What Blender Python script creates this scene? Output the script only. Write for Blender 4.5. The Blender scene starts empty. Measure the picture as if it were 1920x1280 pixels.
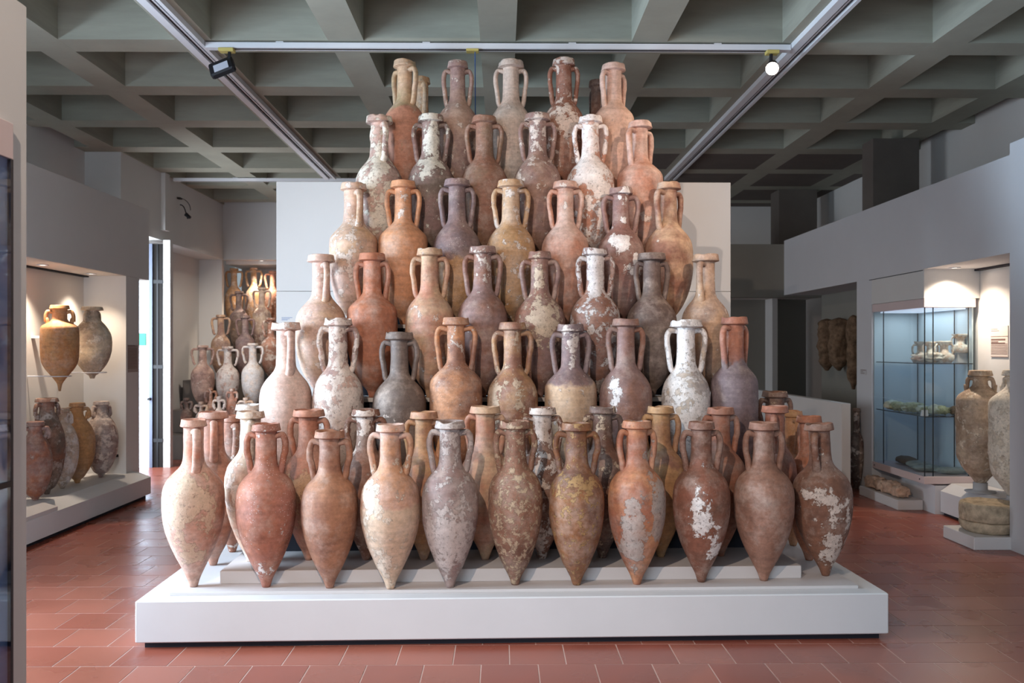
import bpy, math, random
import numpy as np
from mathutils import Vector, Matrix, noise
R = math.radians
sc = bpy.context.scene
# ------------------------------------------------------------------ camera
F, HC, YAW = 1600.0, 1.65, 0.0119
cd = bpy.data.cameras.new('camera'); cam = bpy.data.objects.new('camera', cd)
sc.collection.objects.link(cam); sc.camera = cam
cd.sensor_width = 36; cd.lens = 36*F/1920; cd.shift_y = 13/1920
cam.location = (0, 0, HC); cam.rotation_euler = (R(90), 0, -YAW)
cd.dof.use_dof = True; cd.dof.focus_distance = 5.3; cd.dof.aperture_fstop = 3.2
cd.clip_start = .05
# ------------------------------------------------------------------ world and lights
w = bpy.data.worlds.new('sky'); sc.world = w; w.use_nodes = True
w.node_tree.nodes['Background'].inputs[0].default_value = (.78, .92, 1.0, 1)
w.node_tree.nodes['Background'].inputs[1].default_value = .4
sc.view_settings.view_transform = 'Standard'; sc.view_settings.look = 'None'
sc.view_settings.exposure = 0.0; sc.view_settings.gamma = 1
def area(name, loc, aim, sx, sy, col, power):
    l = bpy.data.lights.new(name, 'AREA'); l.shape = 'RECTANGLE'; l.size = sx; l.size_y = sy
    l.color = col; l.energy = power
    o = bpy.data.objects.new(name, l); sc.collection.objects.link(o); o.location = loc
    o.rotation_euler = (Vector(aim)-Vector(loc)).to_track_quat('-Z', 'Y').to_euler(); return o
def spot(name, loc, aim, ang, blend, col, power, rad=.05):
    l = bpy.data.lights.new(name, 'SPOT'); l.spot_size = R(ang); l.spot_blend = blend
    l.color = col; l.energy = power; l.shadow_soft_size = rad
    o = bpy.data.objects.new(name, l); sc.collection.objects.link(o); o.location = loc
    o.rotation_euler = (Vector(aim)-Vector(loc)).to_track_quat('-Z', 'Y').to_euler(); return o
wd_ = area('window_daylight', (-5.15, 4.6, 2.0), (0, 5.4, 1.2), 2.6, 2.6, (.60, .80, 1.0), 500); wd_.data.spread = R(130)
area('entrance_daylight', (-3.0, -2.2, 1.5), (-.2, 5.6, .9), 3.4, 2.4, (.66, .83, 1.0), 205)
spot('track_and_fill_light', (-3.6, 12.1, 3.95), (-4.15, 14.2, 1.2), 75, .9, (1.0, .88, .76), 230, .05)  # added fill spot that brightens the rear left amphorae, not a known lamp
area('doorway_daylight', (-5.28, 10.8, 1.6), (-4.0, 11.9, 1.4), 1.6, 2.6, (.80, .90, 1.0), 170)
spot('track_and_fill_light', (-1.24, .75, 3.98), (-.35, 5.4, 1.7), 66, .7, (1.0, .81, .67), 490, .03)
spot('track_and_fill_light', (2.39, 3.2, 3.95), (1.35, 7.4, 2.4), 52, .9, (1.0, .76, .60), 260, .06)
# ------------------------------------------------------------------ helpers
COL = sc.collection
def P(px, py, Y):                                  # a photo pixel at building depth Y -> world point
    u, v = (px-960)/F, (653-py)/F
    dx, dy = u*math.cos(YAW)+math.sin(YAW), math.cos(YAW)-u*math.sin(YAW)
    t = Y/dy
    return Vector((dx*t, Y, HC+v*t))
def hexlin(h):
    c = [int(h[i:i+2], 16)/255 for i in (0, 2, 4)]
    return tuple(x/12.92 if x <= .04045 else ((x+.055)/1.055)**2.4 for x in c)+(1,)
def muted(h, f=.90):
    c = hexlin(h); l = .3*c[0]+.59*c[1]+.11*c[2]
    return tuple((l+(x-l)*f)*.98 for x in c[:3])+(1,)
def mesh(name, verts, faces, mat=None, parent=None, smooth=False):
    me = bpy.data.meshes.new(name); me.from_pydata([tuple(v) for v in verts], [], faces)
    me.validate(); me.update()
    if smooth: me.polygons.foreach_set('use_smooth', [True]*len(me.polygons))
    if mat: me.materials.append(mat)
    o = bpy.data.objects.new(name, me); COL.objects.link(o)
    if parent: o.parent = parent
    return o
def tag(o, label=None, cat=None, group=None, kind=None):
    if label: o['label'] = label
    if cat: o['category'] = cat
    if group: o['group'] = group
    if kind: o['kind'] = kind
    return o
def thing(name, label, cat, loc=(0, 0, 0), group=None, rz=0):
    o = bpy.data.objects.new(name, None); COL.objects.link(o); o.location = loc
    o.rotation_euler = (0, 0, rz); o.empty_display_size = .1
    return tag(o, label, cat, group)
class MB:
    def __init__(s): s.v = []; s.f = []
    def add(s, vs, fs):
        n = len(s.v); s.v += [tuple(v) for v in vs]; s.f += [[i+n for i in f] for f in fs]; return s
    def box(s, x0, x1, y0, y1, z0, z1, b=0.0):
        if b <= 0:
            vs = [(x, y, z) for z in (z0, z1) for y in (y0, y1) for x in (x0, x1)]
            return s.add(vs, [(0, 2, 3, 1), (4, 5, 7, 6), (0, 1, 5, 4), (2, 6, 7, 3), (0, 4, 6, 2), (1, 3, 7, 5)])
        def ring(z, d):
            c = b
            return [(x0+d+c, y0+d, z), (x1-d-c, y0+d, z), (x1-d, y0+d+c, z), (x1-d, y1-d-c, z), (x1-d-c, y1-d, z), (x0+d+c, y1-d, z), (x0+d, y1-d-c, z), (x0+d, y0+d+c, z)]
        rs = ring(z0, b)+ring(z0+b, 0)+ring(z1-b, 0)+ring(z1, b)
        fs = [tuple(range(7, -1, -1)), tuple(range(24, 32))]
        for k in range(3):
            for i in range(8): fs.append((k*8+i, k*8+(i+1) % 8, k*8+8+(i+1) % 8, k*8+8+i))
        return s.add(rs, fs)
    def prism(s, poly, axis, a0, a1):              # polygon swept along an axis ('x','y','z')
        n = len(poly)
        def pt(p, a):
            return {'x': (a, p[0], p[1]), 'y': (p[0], a, p[1]), 'z': (p[0], p[1], a)}[axis]
        vs = [pt(p, a0) for p in poly]+[pt(p, a1) for p in poly]
        return s.add(vs, [tuple(range(n-1, -1, -1)), tuple(range(n, 2*n))]+[(i, (i+1) % n, n+(i+1) % n, n+i) for i in range(n)])
    def cyl(s, p0, p1, r0, r1=None, n=12):
        r1 = r0 if r1 is None else r1
        p0, p1 = Vector(p0), Vector(p1); q = (p1-p0).to_track_quat('Z', 'Y')
        vs = []
        for p, r in ((p0, r0), (p1, r1)):
            vs += [p+q @ Vector((r*math.cos(2*math.pi*i/n), r*math.sin(2*math.pi*i/n), 0)) for i in range(n)]
        return s.add(vs, [tuple(range(n-1, -1, -1)), tuple(range(n, 2*n))]+[(i, (i+1) % n, n+(i+1) % n, n+i) for i in range(n)])
    def build(s, name, mat, parent=None, smooth=False): return mesh(name, s.v, s.f, mat, parent, smooth)
def lathe(prof, n=40, cap0=False, cap1=False, fn=None):
    vs, fs = [], []
    for k, (r, z) in enumerate(prof):
        for i in range(n):
            a = 2*math.pi*i/n; p = Vector((r*math.cos(a), r*math.sin(a), z))
            vs.append(fn(p, k) if fn else p)
    for k in range(len(prof)-1):
        for i in range(n): fs.append((k*n+i, k*n+(i+1) % n, (k+1)*n+(i+1) % n, (k+1)*n+i))
    if cap0: fs.append(tuple(range(n-1, -1, -1)))
    if cap1: fs.append(tuple((len(prof)-1)*n+i for i in range(n)))
    return vs, fs
def tube(path, rw, rt, n=10, fn=None, closed=False, up=None):
    vs, fs = [], []; m = len(path); path = [Vector(p) for p in path]
    for k, p in enumerate(path):
        t = (path[(k+1) % m]-path[k-1]) if closed else (path[min(k+1, m-1)]-path[max(k-1, 0)])
        t.normalize(); side = Vector(up) if up else Vector((0, 1, 0))
        nrm = side.cross(t).normalized(); sd = t.cross(nrm).normalized()
        a_, b_ = (rw[k], rt[k]) if hasattr(rw, '__len__') else (rw, rt)
        for i in range(n):
            a = 2*math.pi*i/n; q = p+sd*(a_*math.cos(a))+nrm*(b_*math.sin(a))
            vs.append(fn(q) if fn else q)
    for k in range(m if closed else m-1):
        k2 = (k+1) % m
        for i in range(n): fs.append((k*n+i, k*n+(i+1) % n, k2*n+(i+1) % n, k2*n+i))
    if not closed: fs += [tuple(range(n-1, -1, -1)), tuple((m-1)*n+i for i in range(n))]
    return vs, fs
def pchip(xs, ys, x):
    xs, ys = np.array(xs, float), np.array(ys, float); h = np.diff(xs); d = np.diff(ys)/h
    m = np.zeros(len(xs)); m[0] = d[0]; m[-1] = d[-1]
    for i in range(1, len(xs)-1):
        if d[i-1]*d[i] > 0: m[i] = 2*d[i-1]*d[i]/(d[i-1]+d[i])
    i = np.clip(np.searchsorted(xs, x)-1, 0, len(h)-1); t = (x-xs[i])/h[i]
    return ys[i]*(1+2*t)*(1-t)**2+m[i]*h[i]*t*(1-t)**2+ys[i+1]*t*t*(3-2*t)+m[i+1]*h[i]*t*t*(t-1)
def copy_tree(o, parent=None):
    c = o.copy(); COL.objects.link(c); c.parent = parent
    for ch in list(o.children): copy_tree(ch, c)
    return c
# ------------------------------------------------------------------ materials
def newmat(name):
    m = bpy.data.materials.new(name); m.use_nodes = True
    return m, m.node_tree, m.node_tree.nodes['Principled BSDF']
def plain(name, col, rough=.6, var=.06, scale=6, bump=0, spec=.3, metal=0, stretch=None):
    m, nt, b = newmat(name); c = hexlin(col) if isinstance(col, str) else col
    b.inputs['Roughness'].default_value = rough; b.inputs['Specular IOR Level'].default_value = spec
    b.inputs['Metallic'].default_value = metal
    g = nt.nodes.new('ShaderNodeNewGeometry'); n = nt.nodes.new('ShaderNodeTexNoise')
    n.inputs['Scale'].default_value = scale; n.inputs['Detail'].default_value = 6; n.inputs['Roughness'].default_value = .65
    src = g.outputs['Position']
    if stretch:
        vm = nt.nodes.new('ShaderNodeVectorMath'); vm.operation = 'MULTIPLY'; vm.inputs[1].default_value = stretch
        nt.links.new(src, vm.inputs[0]); src = vm.outputs[0]
    nt.links.new(src, n.inputs['Vector'])
    r = nt.nodes.new('ShaderNodeMapRange'); r.inputs['From Min'].default_value = .3; r.inputs['From Max'].default_value = .7
    r.inputs['To Min'].default_value = 1-var; r.inputs['To Max'].default_value = 1+var
    nt.links.new(n.outputs['Fac'], r.inputs['Value'])
    x = nt.nodes.new('ShaderNodeVectorMath'); x.operation = 'SCALE'; x.inputs[0].default_value = c[:3]
    nt.links.new(r.outputs[0], x.inputs['Scale']); nt.links.new(x.outputs[0], b.inputs['Base Color'])
    if bump:
        bp = nt.nodes.new('ShaderNodeBump'); bp.inputs['Strength'].default_value = .5; bp.inputs['Distance'].default_value = bump
        nt.links.new(n.outputs['Fac'], bp.inputs['Height']); nt.links.new(bp.outputs[0], b.inputs['Normal'])
    return m
def emit(name, col, s):
    m, nt, b = newmat(name); c = hexlin(col)
    b.inputs['Base Color'].default_value = c; b.inputs['Emission Color'].default_value = c; b.inputs['Emission Strength'].default_value = s
    return m
def glass(name, tint=(1, 1, 1, 1)):
    m, nt, b = newmat(name); nt.nodes.remove(b); out = nt.nodes['Material Output']
    t = nt.nodes.new('ShaderNodeBsdfTransparent'); t.inputs[0].default_value = tint
    g = nt.nodes.new('ShaderNodeBsdfGlossy'); g.inputs['Roughness'].default_value = .02
    f = nt.nodes.new('ShaderNodeLayerWeight'); pw = nt.nodes.new('ShaderNodeMath'); pw.operation = 'POWER'; pw.inputs[1].default_value = 4
    nt.links.new(f.outputs['Facing'], pw.inputs[0]); ml = nt.nodes.new('ShaderNodeMath'); ml.operation = 'MULTIPLY_ADD'
    ml.inputs[1].default_value = .9; ml.inputs[2].default_value = .035; nt.links.new(pw.outputs[0], ml.inputs[0])
    mx = nt.nodes.new('ShaderNodeMixShader'); nt.links.new(ml.outputs[0], mx.inputs[0])
    nt.links.new(t.outputs[0], mx.inputs[1]); nt.links.new(g.outputs[0], mx.inputs[2]); nt.links.new(mx.outputs[0], out.inputs[0])
    return m
M = {}
M['paint'] = plain('white_wall_paint', 'D6D3D0', .75, .02, 2)
M['dimmed_paint'] = plain('dimmed_right_wall_paint', 'D0CFD2', .75, .02, 2)  # right wall colour toned down slightly to stand for weaker daylight there
M['shaded_paint'] = plain('shaded_wall_paint', '8F8C84', .75, .03, 2)  # recess and rear right walls coloured darker in place of shade
M['panel'] = plain('panel_paint', 'DEDCDA', .6, .015, 1.5)
M['plinth'] = plain('plinth_paint', 'DAD8D8', .5, .02, 3)
M['slab'] = plain('plinth_slab_paint', 'CFC8C6', .55, .02, 3)
M['concrete'] = plain('board_marked_concrete', 'A09E90', .85, .12, 1.2, .004, .2, 0, (1, 1, 7))
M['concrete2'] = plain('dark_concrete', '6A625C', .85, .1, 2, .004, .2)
M['gap'] = plain('dark_base_and_shade', '23222A', .7, .05, 5)  # plinth bases, and the shade put between the stand tiers
M['wood'] = plain('brown_shelf_board', '9A6C54', .65, .15, 8, .002, .3, 0, (1, 12, 12))
M['shelf'] = plain('pale_shelf_board', 'C9C2BC', .6, .05, 5)
M['black'] = plain('black_metal', '1C1C20', .45, .05, 8)
M['bronze'] = plain('dark_door_metal', '1C1817', .8, .1, 6)
M['white_metal'] = plain('white_enamel', 'D5D6DC', .4, .02, 5)
M['track'] = plain('white_track_metal', 'DEDDE0', .45, .02, 5)
M['slot'] = plain('track_slot', '3A3638', .6, .05, 5)
M['yellow'] = plain('yellow_plastic', 'C9B56A', .6, .05, 5)
M['blue'] = plain('blue_cable', '3F62A0', .5, .05, 5)
M['rose_frame'] = plain('pale_rose_lacquer', 'D8C4C2', .4, .02, 4)
M['case_inner'] = plain('pale_blue_case_lining', 'BFCBD0', .6, .02, 3)
M['paper'] = plain('caption_paper', 'DCCFC6', .7, .03, 9)
M['ink'] = plain('caption_print', '7A6058', .8, .08, 60)
M['ink2'] = plain('caption_print_pale', 'A8B0C4', .8, .05, 60)
M['green'] = plain('green_sign_face', '2C7A64', .5, .03, 9)
M['stone'] = plain('weathered_stone', 'B8A68E', .9, .40, 14, .02, .15)
M['brickstone'] = plain('pinkish_masonry', 'CFB09A', .9, .30, 18, .02, .15)
M['flatstone'] = plain('grey_green_stone', '9BA09A', .85, .3, 16, .01, .2)
M['brownstone'] = plain('brown_flat_stone', '6E5A48', .85, .3, 16, .01, .2)
M['shell'] = plain('olive_shell', 'A6A684', .8, .5, 30, .01, .2)
M['shell2'] = plain('white_shell', 'C9CBB8', .8, .3, 30, .01, .2)
M['lumpy'] = plain('dark_sea_concretion', '75604E', .9, .55, 14, .03, .1)
M['greyped'] = plain('grey_pedestal', 'B5B4B6', .6, .03, 4)
M['glass'] = glass('clear_glass', (.93, .97, .98, 1))
M['glass_blue'] = glass('tinted_glass', (.75, .83, .93, 1))
M['daylight'] = emit('doorway_daylight_glow', 'E6F1FF', 1.0)  # emission standing in for daylight seen through the doorway
M['lampface'] = emit('lit_lamp_glass', 'FFF0DC', 14.0)
M['downlight'] = emit('downlight_glass', 'FFF2E0', 5.0)
M['lens_off'] = plain('unlit_lamp_glass', 'C8C8D2', .2, .02, 5)
# fired clay: one node group, one material for each vessel
def clay_group():
    g = bpy.data.node_groups.new('fired_clay', 'ShaderNodeTree'); I = g.interface
    def sock(n, t, d=None, o=False):
        s = I.new_socket(name=n, in_out='OUTPUT' if o else 'INPUT', socket_type=t)
        if d is not None: s.default_value = d
    for n in 'Offset P1 R1 P2 R2 P3 R3'.split(): sock(n, 'NodeSocketVector')
    for n in ('A', 'B', 'C', 'Lo'): sock(n, 'NodeSocketColor')
    for n in ('ZS', 'Amt', 'Scale', 'Speck', 'PS'): sock(n, 'NodeSocketFloat')
    sock('Color', 'NodeSocketColor', o=True); sock('Height', 'NodeSocketFloat', o=True)
    L = g.links.new; N = g.nodes.new; gi = N('NodeGroupInput'); go = N('NodeGroupOutput')
    tc = N('ShaderNodeTexCoord'); p = tc.outputs['Object']
    def vm(op, a, b):
        x = N('ShaderNodeVectorMath'); x.operation = op
        for i, s in enumerate((a, b)):
            if s is None: continue
            if isinstance(s, tuple): x.inputs[i].default_value = s
            else: L(s, x.inputs[i])
        return x
    def ma(op, a, b=None, c=None):
        x = N('ShaderNodeMath'); x.operation = op
        for i, s in enumerate((a, b, c)):
            if s is None: continue
            if isinstance(s, (int, float)): x.inputs[i].default_value = s
            else: L(s, x.inputs[i])
        return x.outputs[0]
    def noi(v, scl, det, rough=.6):
        x = N('ShaderNodeTexNoise'); L(v, x.inputs['Vector']); x.inputs['Detail'].default_value = det; x.inputs['Roughness'].default_value = rough
        if isinstance(scl, (int, float)): x.inputs['Scale'].default_value = scl
        else: L(scl, x.inputs['Scale'])
        return x.outputs['Fac']
    def mr(v, a, b, c=0., d=1.):
        x = N('ShaderNodeMapRange'); L(v, x.inputs['Value'])
        for k, s in zip(('From Min', 'From Max', 'To Min', 'To Max'), (a, b, c, d)):
            if isinstance(s, (int, float)): x.inputs[k].default_value = s
            else: L(s, x.inputs[k])
        return x.outputs[0]
    def mix(f, a, b):
        x = N('ShaderNodeMix'); x.data_type = 'RGBA'; L(f, x.inputs[0]); L(a, x.inputs[6]); L(b, x.inputs[7]); return x.outputs[2]
    q = vm('ADD', p, gi.outputs['Offset']).outputs[0]
    n1 = noi(q, 3.2, 6); n1b = noi(q, 9, 5)
    f = mr(ma('ADD', ma('MULTIPLY', n1, .65), ma('MULTIPLY', n1b, .35)), .43, .58)
    col = mix(f, gi.outputs['A'], gi.outputs['B'])
    sep = N('ShaderNodeSeparateXYZ'); L(p, sep.inputs[0])
    zw = ma('ADD', sep.outputs['Z'], ma('MULTIPLY', ma('SUBTRACT', n1b, .5), .16))
    fz = mr(ma('SUBTRACT', zw, gi.outputs['ZS']), -.012, .012)
    col = mix(fz, gi.outputs['Lo'], col)
    n2 = noi(q, 34, 5, .7)
    n5 = noi(vm('ADD', q, (5.2, 1.3, 8.1)).outputs[0], 6, 8, .72)
    dust = N('ShaderNodeRGB'); dust.outputs[0].default_value = hexlin('C9B4A6')
    stain = N('ShaderNodeRGB'); stain.outputs[0].default_value = hexlin('5E463C')
    col = mix(mr(n5, .48, .72, 0., .55), col, dust.outputs[0])
    n6 = noi(vm('ADD', q, (15.2, 11.3, 3.1)).outputs[0], 4.5, 8, .75)
    col = mix(mr(n6, .52, .74, 0., .55), col, stain.outputs[0])
    wheel = noi(vm('MULTIPLY', q, (1.5, 1.5, 42.)).outputs[0], 1., 3)
    val = ma('ADD', ma('ADD', ma('MULTIPLY', ma('SUBTRACT', n2, .5), 1.1), ma('MULTIPLY', ma('SUBTRACT', wheel, .5), .5)), 1.0)
    sc_ = N('ShaderNodeVectorMath'); sc_.operation = 'SCALE'; L(col, sc_.inputs[0]); L(val, sc_.inputs['Scale']); col = sc_.outputs[0]
    n3 = noi(q, ma('MULTIPLY', gi.outputs['Scale'], 1.3), 9, .72)
    pt = None
    for k in '123':
        d = vm('DIVIDE', vm('SUBTRACT', p, gi.outputs['P'+k]).outputs[0], gi.outputs['R'+k]).outputs[0]
        ln = N('ShaderNodeVectorMath'); ln.operation = 'LENGTH'; L(d, ln.inputs[0])
        e = mr(ma('SUBTRACT', 1.25, ln.outputs['Value']), 0., .8)
        pt = e if pt is None else ma('MAXIMUM', pt, e)
    s = ma('ADD', ma('ADD', ma('MULTIPLY_ADD', n3, 1.9, -.45), ma('MULTIPLY', gi.outputs['Amt'], .85)), ma('MULTIPLY', ma('MULTIPLY', pt, gi.outputs['PS']), 1.05))
    mask = ma('MULTIPLY', mr(s, .66, .71), mr(n5, .32, .58, .6, 1.))
    vo = N('ShaderNodeTexVoronoi'); L(q, vo.inputs['Vector']); vo.inputs['Scale'].default_value = 75
    spk = ma('MULTIPLY', ma('MULTIPLY', mr(vo.outputs['Distance'], .2, .12), mr(noi(q, 7, 3), .48, .56)), gi.outputs['Speck'])
    n4 = noi(q, 60, 5, .75)
    cc = N('ShaderNodeVectorMath'); cc.operation = 'SCALE'; L(gi.outputs['C'], cc.inputs[0])
    L(ma('MULTIPLY', mr(n2, .3, .7, .78, 1.12), mr(n4, .56, .64, 1., .45)), cc.inputs['Scale'])
    col = mix(ma('MAXIMUM', mask, spk), col, cc.outputs[0])
    L(col, go.inputs['Color'])
    L(ma('ADD', ma('MULTIPLY', mask, .55), ma('MULTIPLY', n2, ma('ADD', ma('MULTIPLY', mask, .8), .25))), go.inputs['Height'])
    return g
CLAY = clay_group()
PAL = dict(terra='BE8064', red='AC694C', brown='95644E', mauve='927068', tan='C8A07C', pink='D0A896', cream='E2CFC2', white='F2E8E2', ochre='C08E5C',
           orange='CC8A5C', dark='665048', grey='B8A8A0', gbrown='776458', beige='D4BAA0', deep='7A5240', purple='806A6A')
def clay(seed, A, B, C='cream', amt=0., scl=9., spk=0., Lo=None, zs=-9., patches=(), ps=.34, rough=.62):
    m, nt, b = newmat('fired_clay_%03d' % seed); g = nt.nodes.new('ShaderNodeGroup'); g.node_tree = CLAY
    rr = random.Random(seed); g.inputs['Offset'].default_value = [rr.uniform(-40, 40) for _ in range(3)]
    for k, c in (('A', A), ('B', B), ('C', C), ('Lo', Lo or A)): g.inputs[k].default_value = (hexlin if k == 'C' else muted)(PAL.get(c, c))
    g.inputs['Amt'].default_value = amt; g.inputs['Scale'].default_value = scl; g.inputs['Speck'].default_value = spk
    g.inputs['ZS'].default_value = zs; g.inputs['PS'].default_value = ps
    for k in range(3):
        c, r = patches[k] if k < len(patches) else ((0, 0, -99), (1, 1, 1))
        g.inputs['P%d' % (k+1)].default_value = c; g.inputs['R%d' % (k+1)].default_value = r
    nt.links.new(g.outputs['Color'], b.inputs['Base Color']); b.inputs['Roughness'].default_value = rough
    b.inputs['Specular IOR Level'].default_value = .3
    bp = nt.nodes.new('ShaderNodeBump'); bp.inputs['Strength'].default_value = .7; bp.inputs['Distance'].default_value = .004
    nt.links.new(g.outputs['Height'], bp.inputs['Height']); nt.links.new(bp.outputs[0], b.inputs['Normal'])
    return m
def tile_material():
    m, nt, b = newmat('terracotta_floor_tile'); N = nt.nodes.new; L = nt.links.new
    g = N('ShaderNodeNewGeometry'); oi = N('ShaderNodeAttribute'); oi.attribute_name = 'tone'
    wn = N('ShaderNodeTexWhiteNoise'); wn.noise_dimensions = '1D'
    ob = N('ShaderNodeObjectInfo'); ad = N('ShaderNodeMath'); L(oi.outputs['Fac'], ad.inputs[0]); L(ob.outputs['Random'], ad.inputs[1]); L(ad.outputs[0], wn.inputs['W'])
    cr = N('ShaderNodeValToRGB'); e = cr.color_ramp.elements
    e[0].color = hexlin('8E4A3A'); e[1].color = hexlin('9E5C4A'); x = e.new(.5); x.color = hexlin('965442')
    L(wn.outputs['Value'], cr.inputs[0])
    n = N('ShaderNodeTexNoise'); n.inputs['Scale'].default_value = 3; n.inputs['Detail'].default_value = 2; L(g.outputs['Position'], n.inputs['Vector'])
    r = N('ShaderNodeMapRange'); r.inputs['From Min'].default_value = .3; r.inputs['From Max'].default_value = .7; r.inputs['To Min'].default_value = .93; r.inputs['To Max'].default_value = 1.07
    L(n.outputs['Fac'], r.inputs['Value']); s = N('ShaderNodeVectorMath'); s.operation = 'SCALE'; L(cr.outputs[0], s.inputs[0]); L(r.outputs[0], s.inputs['Scale'])
    L(s.outputs[0], b.inputs['Base Color'])
    r2 = N('ShaderNodeMapRange'); r2.inputs['From Min'].default_value = .3; r2.inputs['From Max'].default_value = .7; r2.inputs['To Min'].default_value = .25; r2.inputs['To Max'].default_value = .33
    L(n.outputs['Fac'], r2.inputs['Value']); L(r2.outputs[0], b.inputs['Roughness']); b.inputs['Specular IOR Level'].default_value = .5
    bp = N('ShaderNodeBump'); bp.inputs['Strength'].default_value = .04; bp.inputs['Distance'].default_value = .003; L(n.outputs['Fac'], bp.inputs['Height']); L(bp.outputs[0], b.inputs['Normal'])
    return m
M['tile'] = tile_material()
M['grout'] = plain('pale_grout', 'CDAEA2', .4, .1, 12)
# ------------------------------------------------------------------ room shell
def struct(name, mb, mat): return tag(mb.build(name, mat), kind='structure')
CEIL = 4.10
# floor: screed slab with recessed joints and single tiles
floor = struct('floor', MB().box(-5.4, 5.4, -3, 16, -.1, -.0016), M['grout'])
TS, J = .297, .0065
PL_ANG = 0.025                                     # the plinth stands turned a little against the building
def plinth_y(x, y0): return y0+.025*x
tiles = []
for r in range(-9, 53):
    yc = r*TS+.15; off = (r % 2)*TS/2+.04
    for c in range(-19, 20):
        xc = c*TS+off
        if abs(xc) > 5.3: continue
        tiles.append((xc, yc))
def tile_score(t):
    x, y = t
    if y < 4.0 or abs(x/y) > .64: return -1
    if -1.95 < x < 2.15 and 4.85 < y < 7.7: return -1
    if x < -.52*y and y < 6.4: return -1
    if x < -3.95 or x > 4.4: return -1
    if abs(x) < 1.9 and y > 7: return -1
    return 1/(y*y*y)
tiles.sort(key=tile_score, reverse=True)
base_tile = MB(); h = (TS-J)/2
base_tile.box(-h, h, -h, h, -.0014, .0, .0006)
proto = base_tile.build('tile', M['tile'], floor)
rnd = random.Random(5)
for i, (x, y) in enumerate(tiles[:300]):
    o = proto if i == 0 else proto.copy()
    if i: COL.objects.link(o); o.parent = floor
    o.location = (x, y, rnd.uniform(-.0002, .0002)); o.rotation_euler = (rnd.uniform(-.0015, .0015), rnd.uniform(-.0015, .0015), 0)
rest = MB()
for (x, y) in tiles[300:]: rest.box(x-h, x+h, y-h, y+h, -.0014, 0)
ro = rest.build('tile_field', M['tile'], floor); ro['kind'] = 'stuff'
at = ro.data.attributes.new('tone', 'FLOAT', 'FACE')
vals = np.repeat(np.array([rnd.random() for _ in tiles[300:]]), 6); at.data.foreach_set('value', vals)
# ceiling with coffers
ceil = struct('ceiling', MB().box(-5.4, 5.4, -1.5, 16, CEIL+.55, CEIL+.7), M['concrete'])
BX = [(.11+1.21*k-.283, .11+1.21*k) for k in range(-4, 6)]
for a, b in BX:
    MB().box(a, min(b, 5.39), -1.5, 16, CEIL, CEIL+.55).build('beam', M['concrete'], ceil)
gaps = []; x = -5.39
for a, b in BX: gaps.append((x, a)); x = b
if x < 5.39: gaps.append((x, 5.39))
for k in range(-7, 8):
    yb = 7.09+1.21*k
    if yb > 15.5: continue
    mb = MB()
    for a, b in gaps:
        if b-a > .02: mb.box(a, b, yb-.283, yb, CEIL+.0005, CEIL+.5495)
    mb.build('cross_beam', M['concrete'], ceil)
for a, b in gaps:
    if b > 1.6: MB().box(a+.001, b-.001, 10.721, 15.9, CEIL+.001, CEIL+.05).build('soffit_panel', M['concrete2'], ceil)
# left wall
wl = MB()
wl.box(-5.4, -5.2, -3, 3.2, 0, 4.65); wl.box(-5.4, -5.2, 3.2, 6.2, 3.4, 4.65); wl.box(-5.4, -5.2, 3.2, 6.2, 0, .6)
wl.box(-5.4, -5.2, 6.2, 9.75, 0, 4.65); wl.box(-5.4, -5.2, 9.75, 10.7, 3.12, 4.65)
wl.box(-5.4, -4.75, 10.7, 14.6, 3.16, 4.65)
wl.box(-5.4, -5.16, 12.01, 14.6, 0, 3.16)
wl = struct('wall_left', wl, M['paint'])
MB().box(-4.66, -4.56, 5.2, 9.36, 0, 2.44).build('niche_back', M['paint'], wl)
MB().box(-4.66, -4.1, 5.2, 9.97, 2.44, 3.26, .004).build('fascia', M['paint'], wl)
MB().box(-4.66, -4.1, 9.36, 9.7, 0, 2.44).build('pilaster', M['paint'], wl)
MB().box(-4.56, -4.5, 5.2, 9.355, 2.425, 2.438).build('shadow_gap', M['gap'], wl)
MB().box(-4.75, -4.69, 11.95, 12.12, 3.3, 4.1).build('stub_column', M['paint'], wl)
# daylit door bay in the left wall
YD = 11.9
def dx(px): return P(px, 653, YD).x
wn = struct('window_1', MB().box(dx(250), dx(281), YD, YD+.02, 0, 3.1), M['daylight'])  # glowing pane in place of the bright daylight in the doorway
MB().box(dx(281), dx(287), YD-.03, YD+.03, 0, 3.1).build('window_frame', plain('blue_grey_frame', '6A7286', .5, .05, 5), wn)
MB().cyl((dx(283), YD-.03, .95), (dx(283), YD-.09, .95), .02).build('door_knob', M['black'], wn)
dr = struct('door_1', MB().box(dx(287), dx(306), YD, YD+.05, 0, 3.1, .003), M['bronze'])
for z in (.35, 1.37, 2.55): MB().box(dx(287), dx(306), YD-.012, YD-.001, z, z+.05).build('door_rail', M['black'], dr)
MB().box(dx(294), dx(297), YD-.01, YD-.001, 0, 3.1).build('door_stile', M['black'], dr)
MB().box(dx(306), dx(319), YD, YD+.10, 0, 3.155).build('door_post', M['paint'], wl)
s = P(266.5, 636, 11.8)
tag(MB().box(s.x-.12, s.x+.018, 11.88, 11.898, s.z-.085, s.z+.085, .003).build('exit_sign', M['green']), 'green sign plate beside the bright doorway on the left', 'sign')
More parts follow.
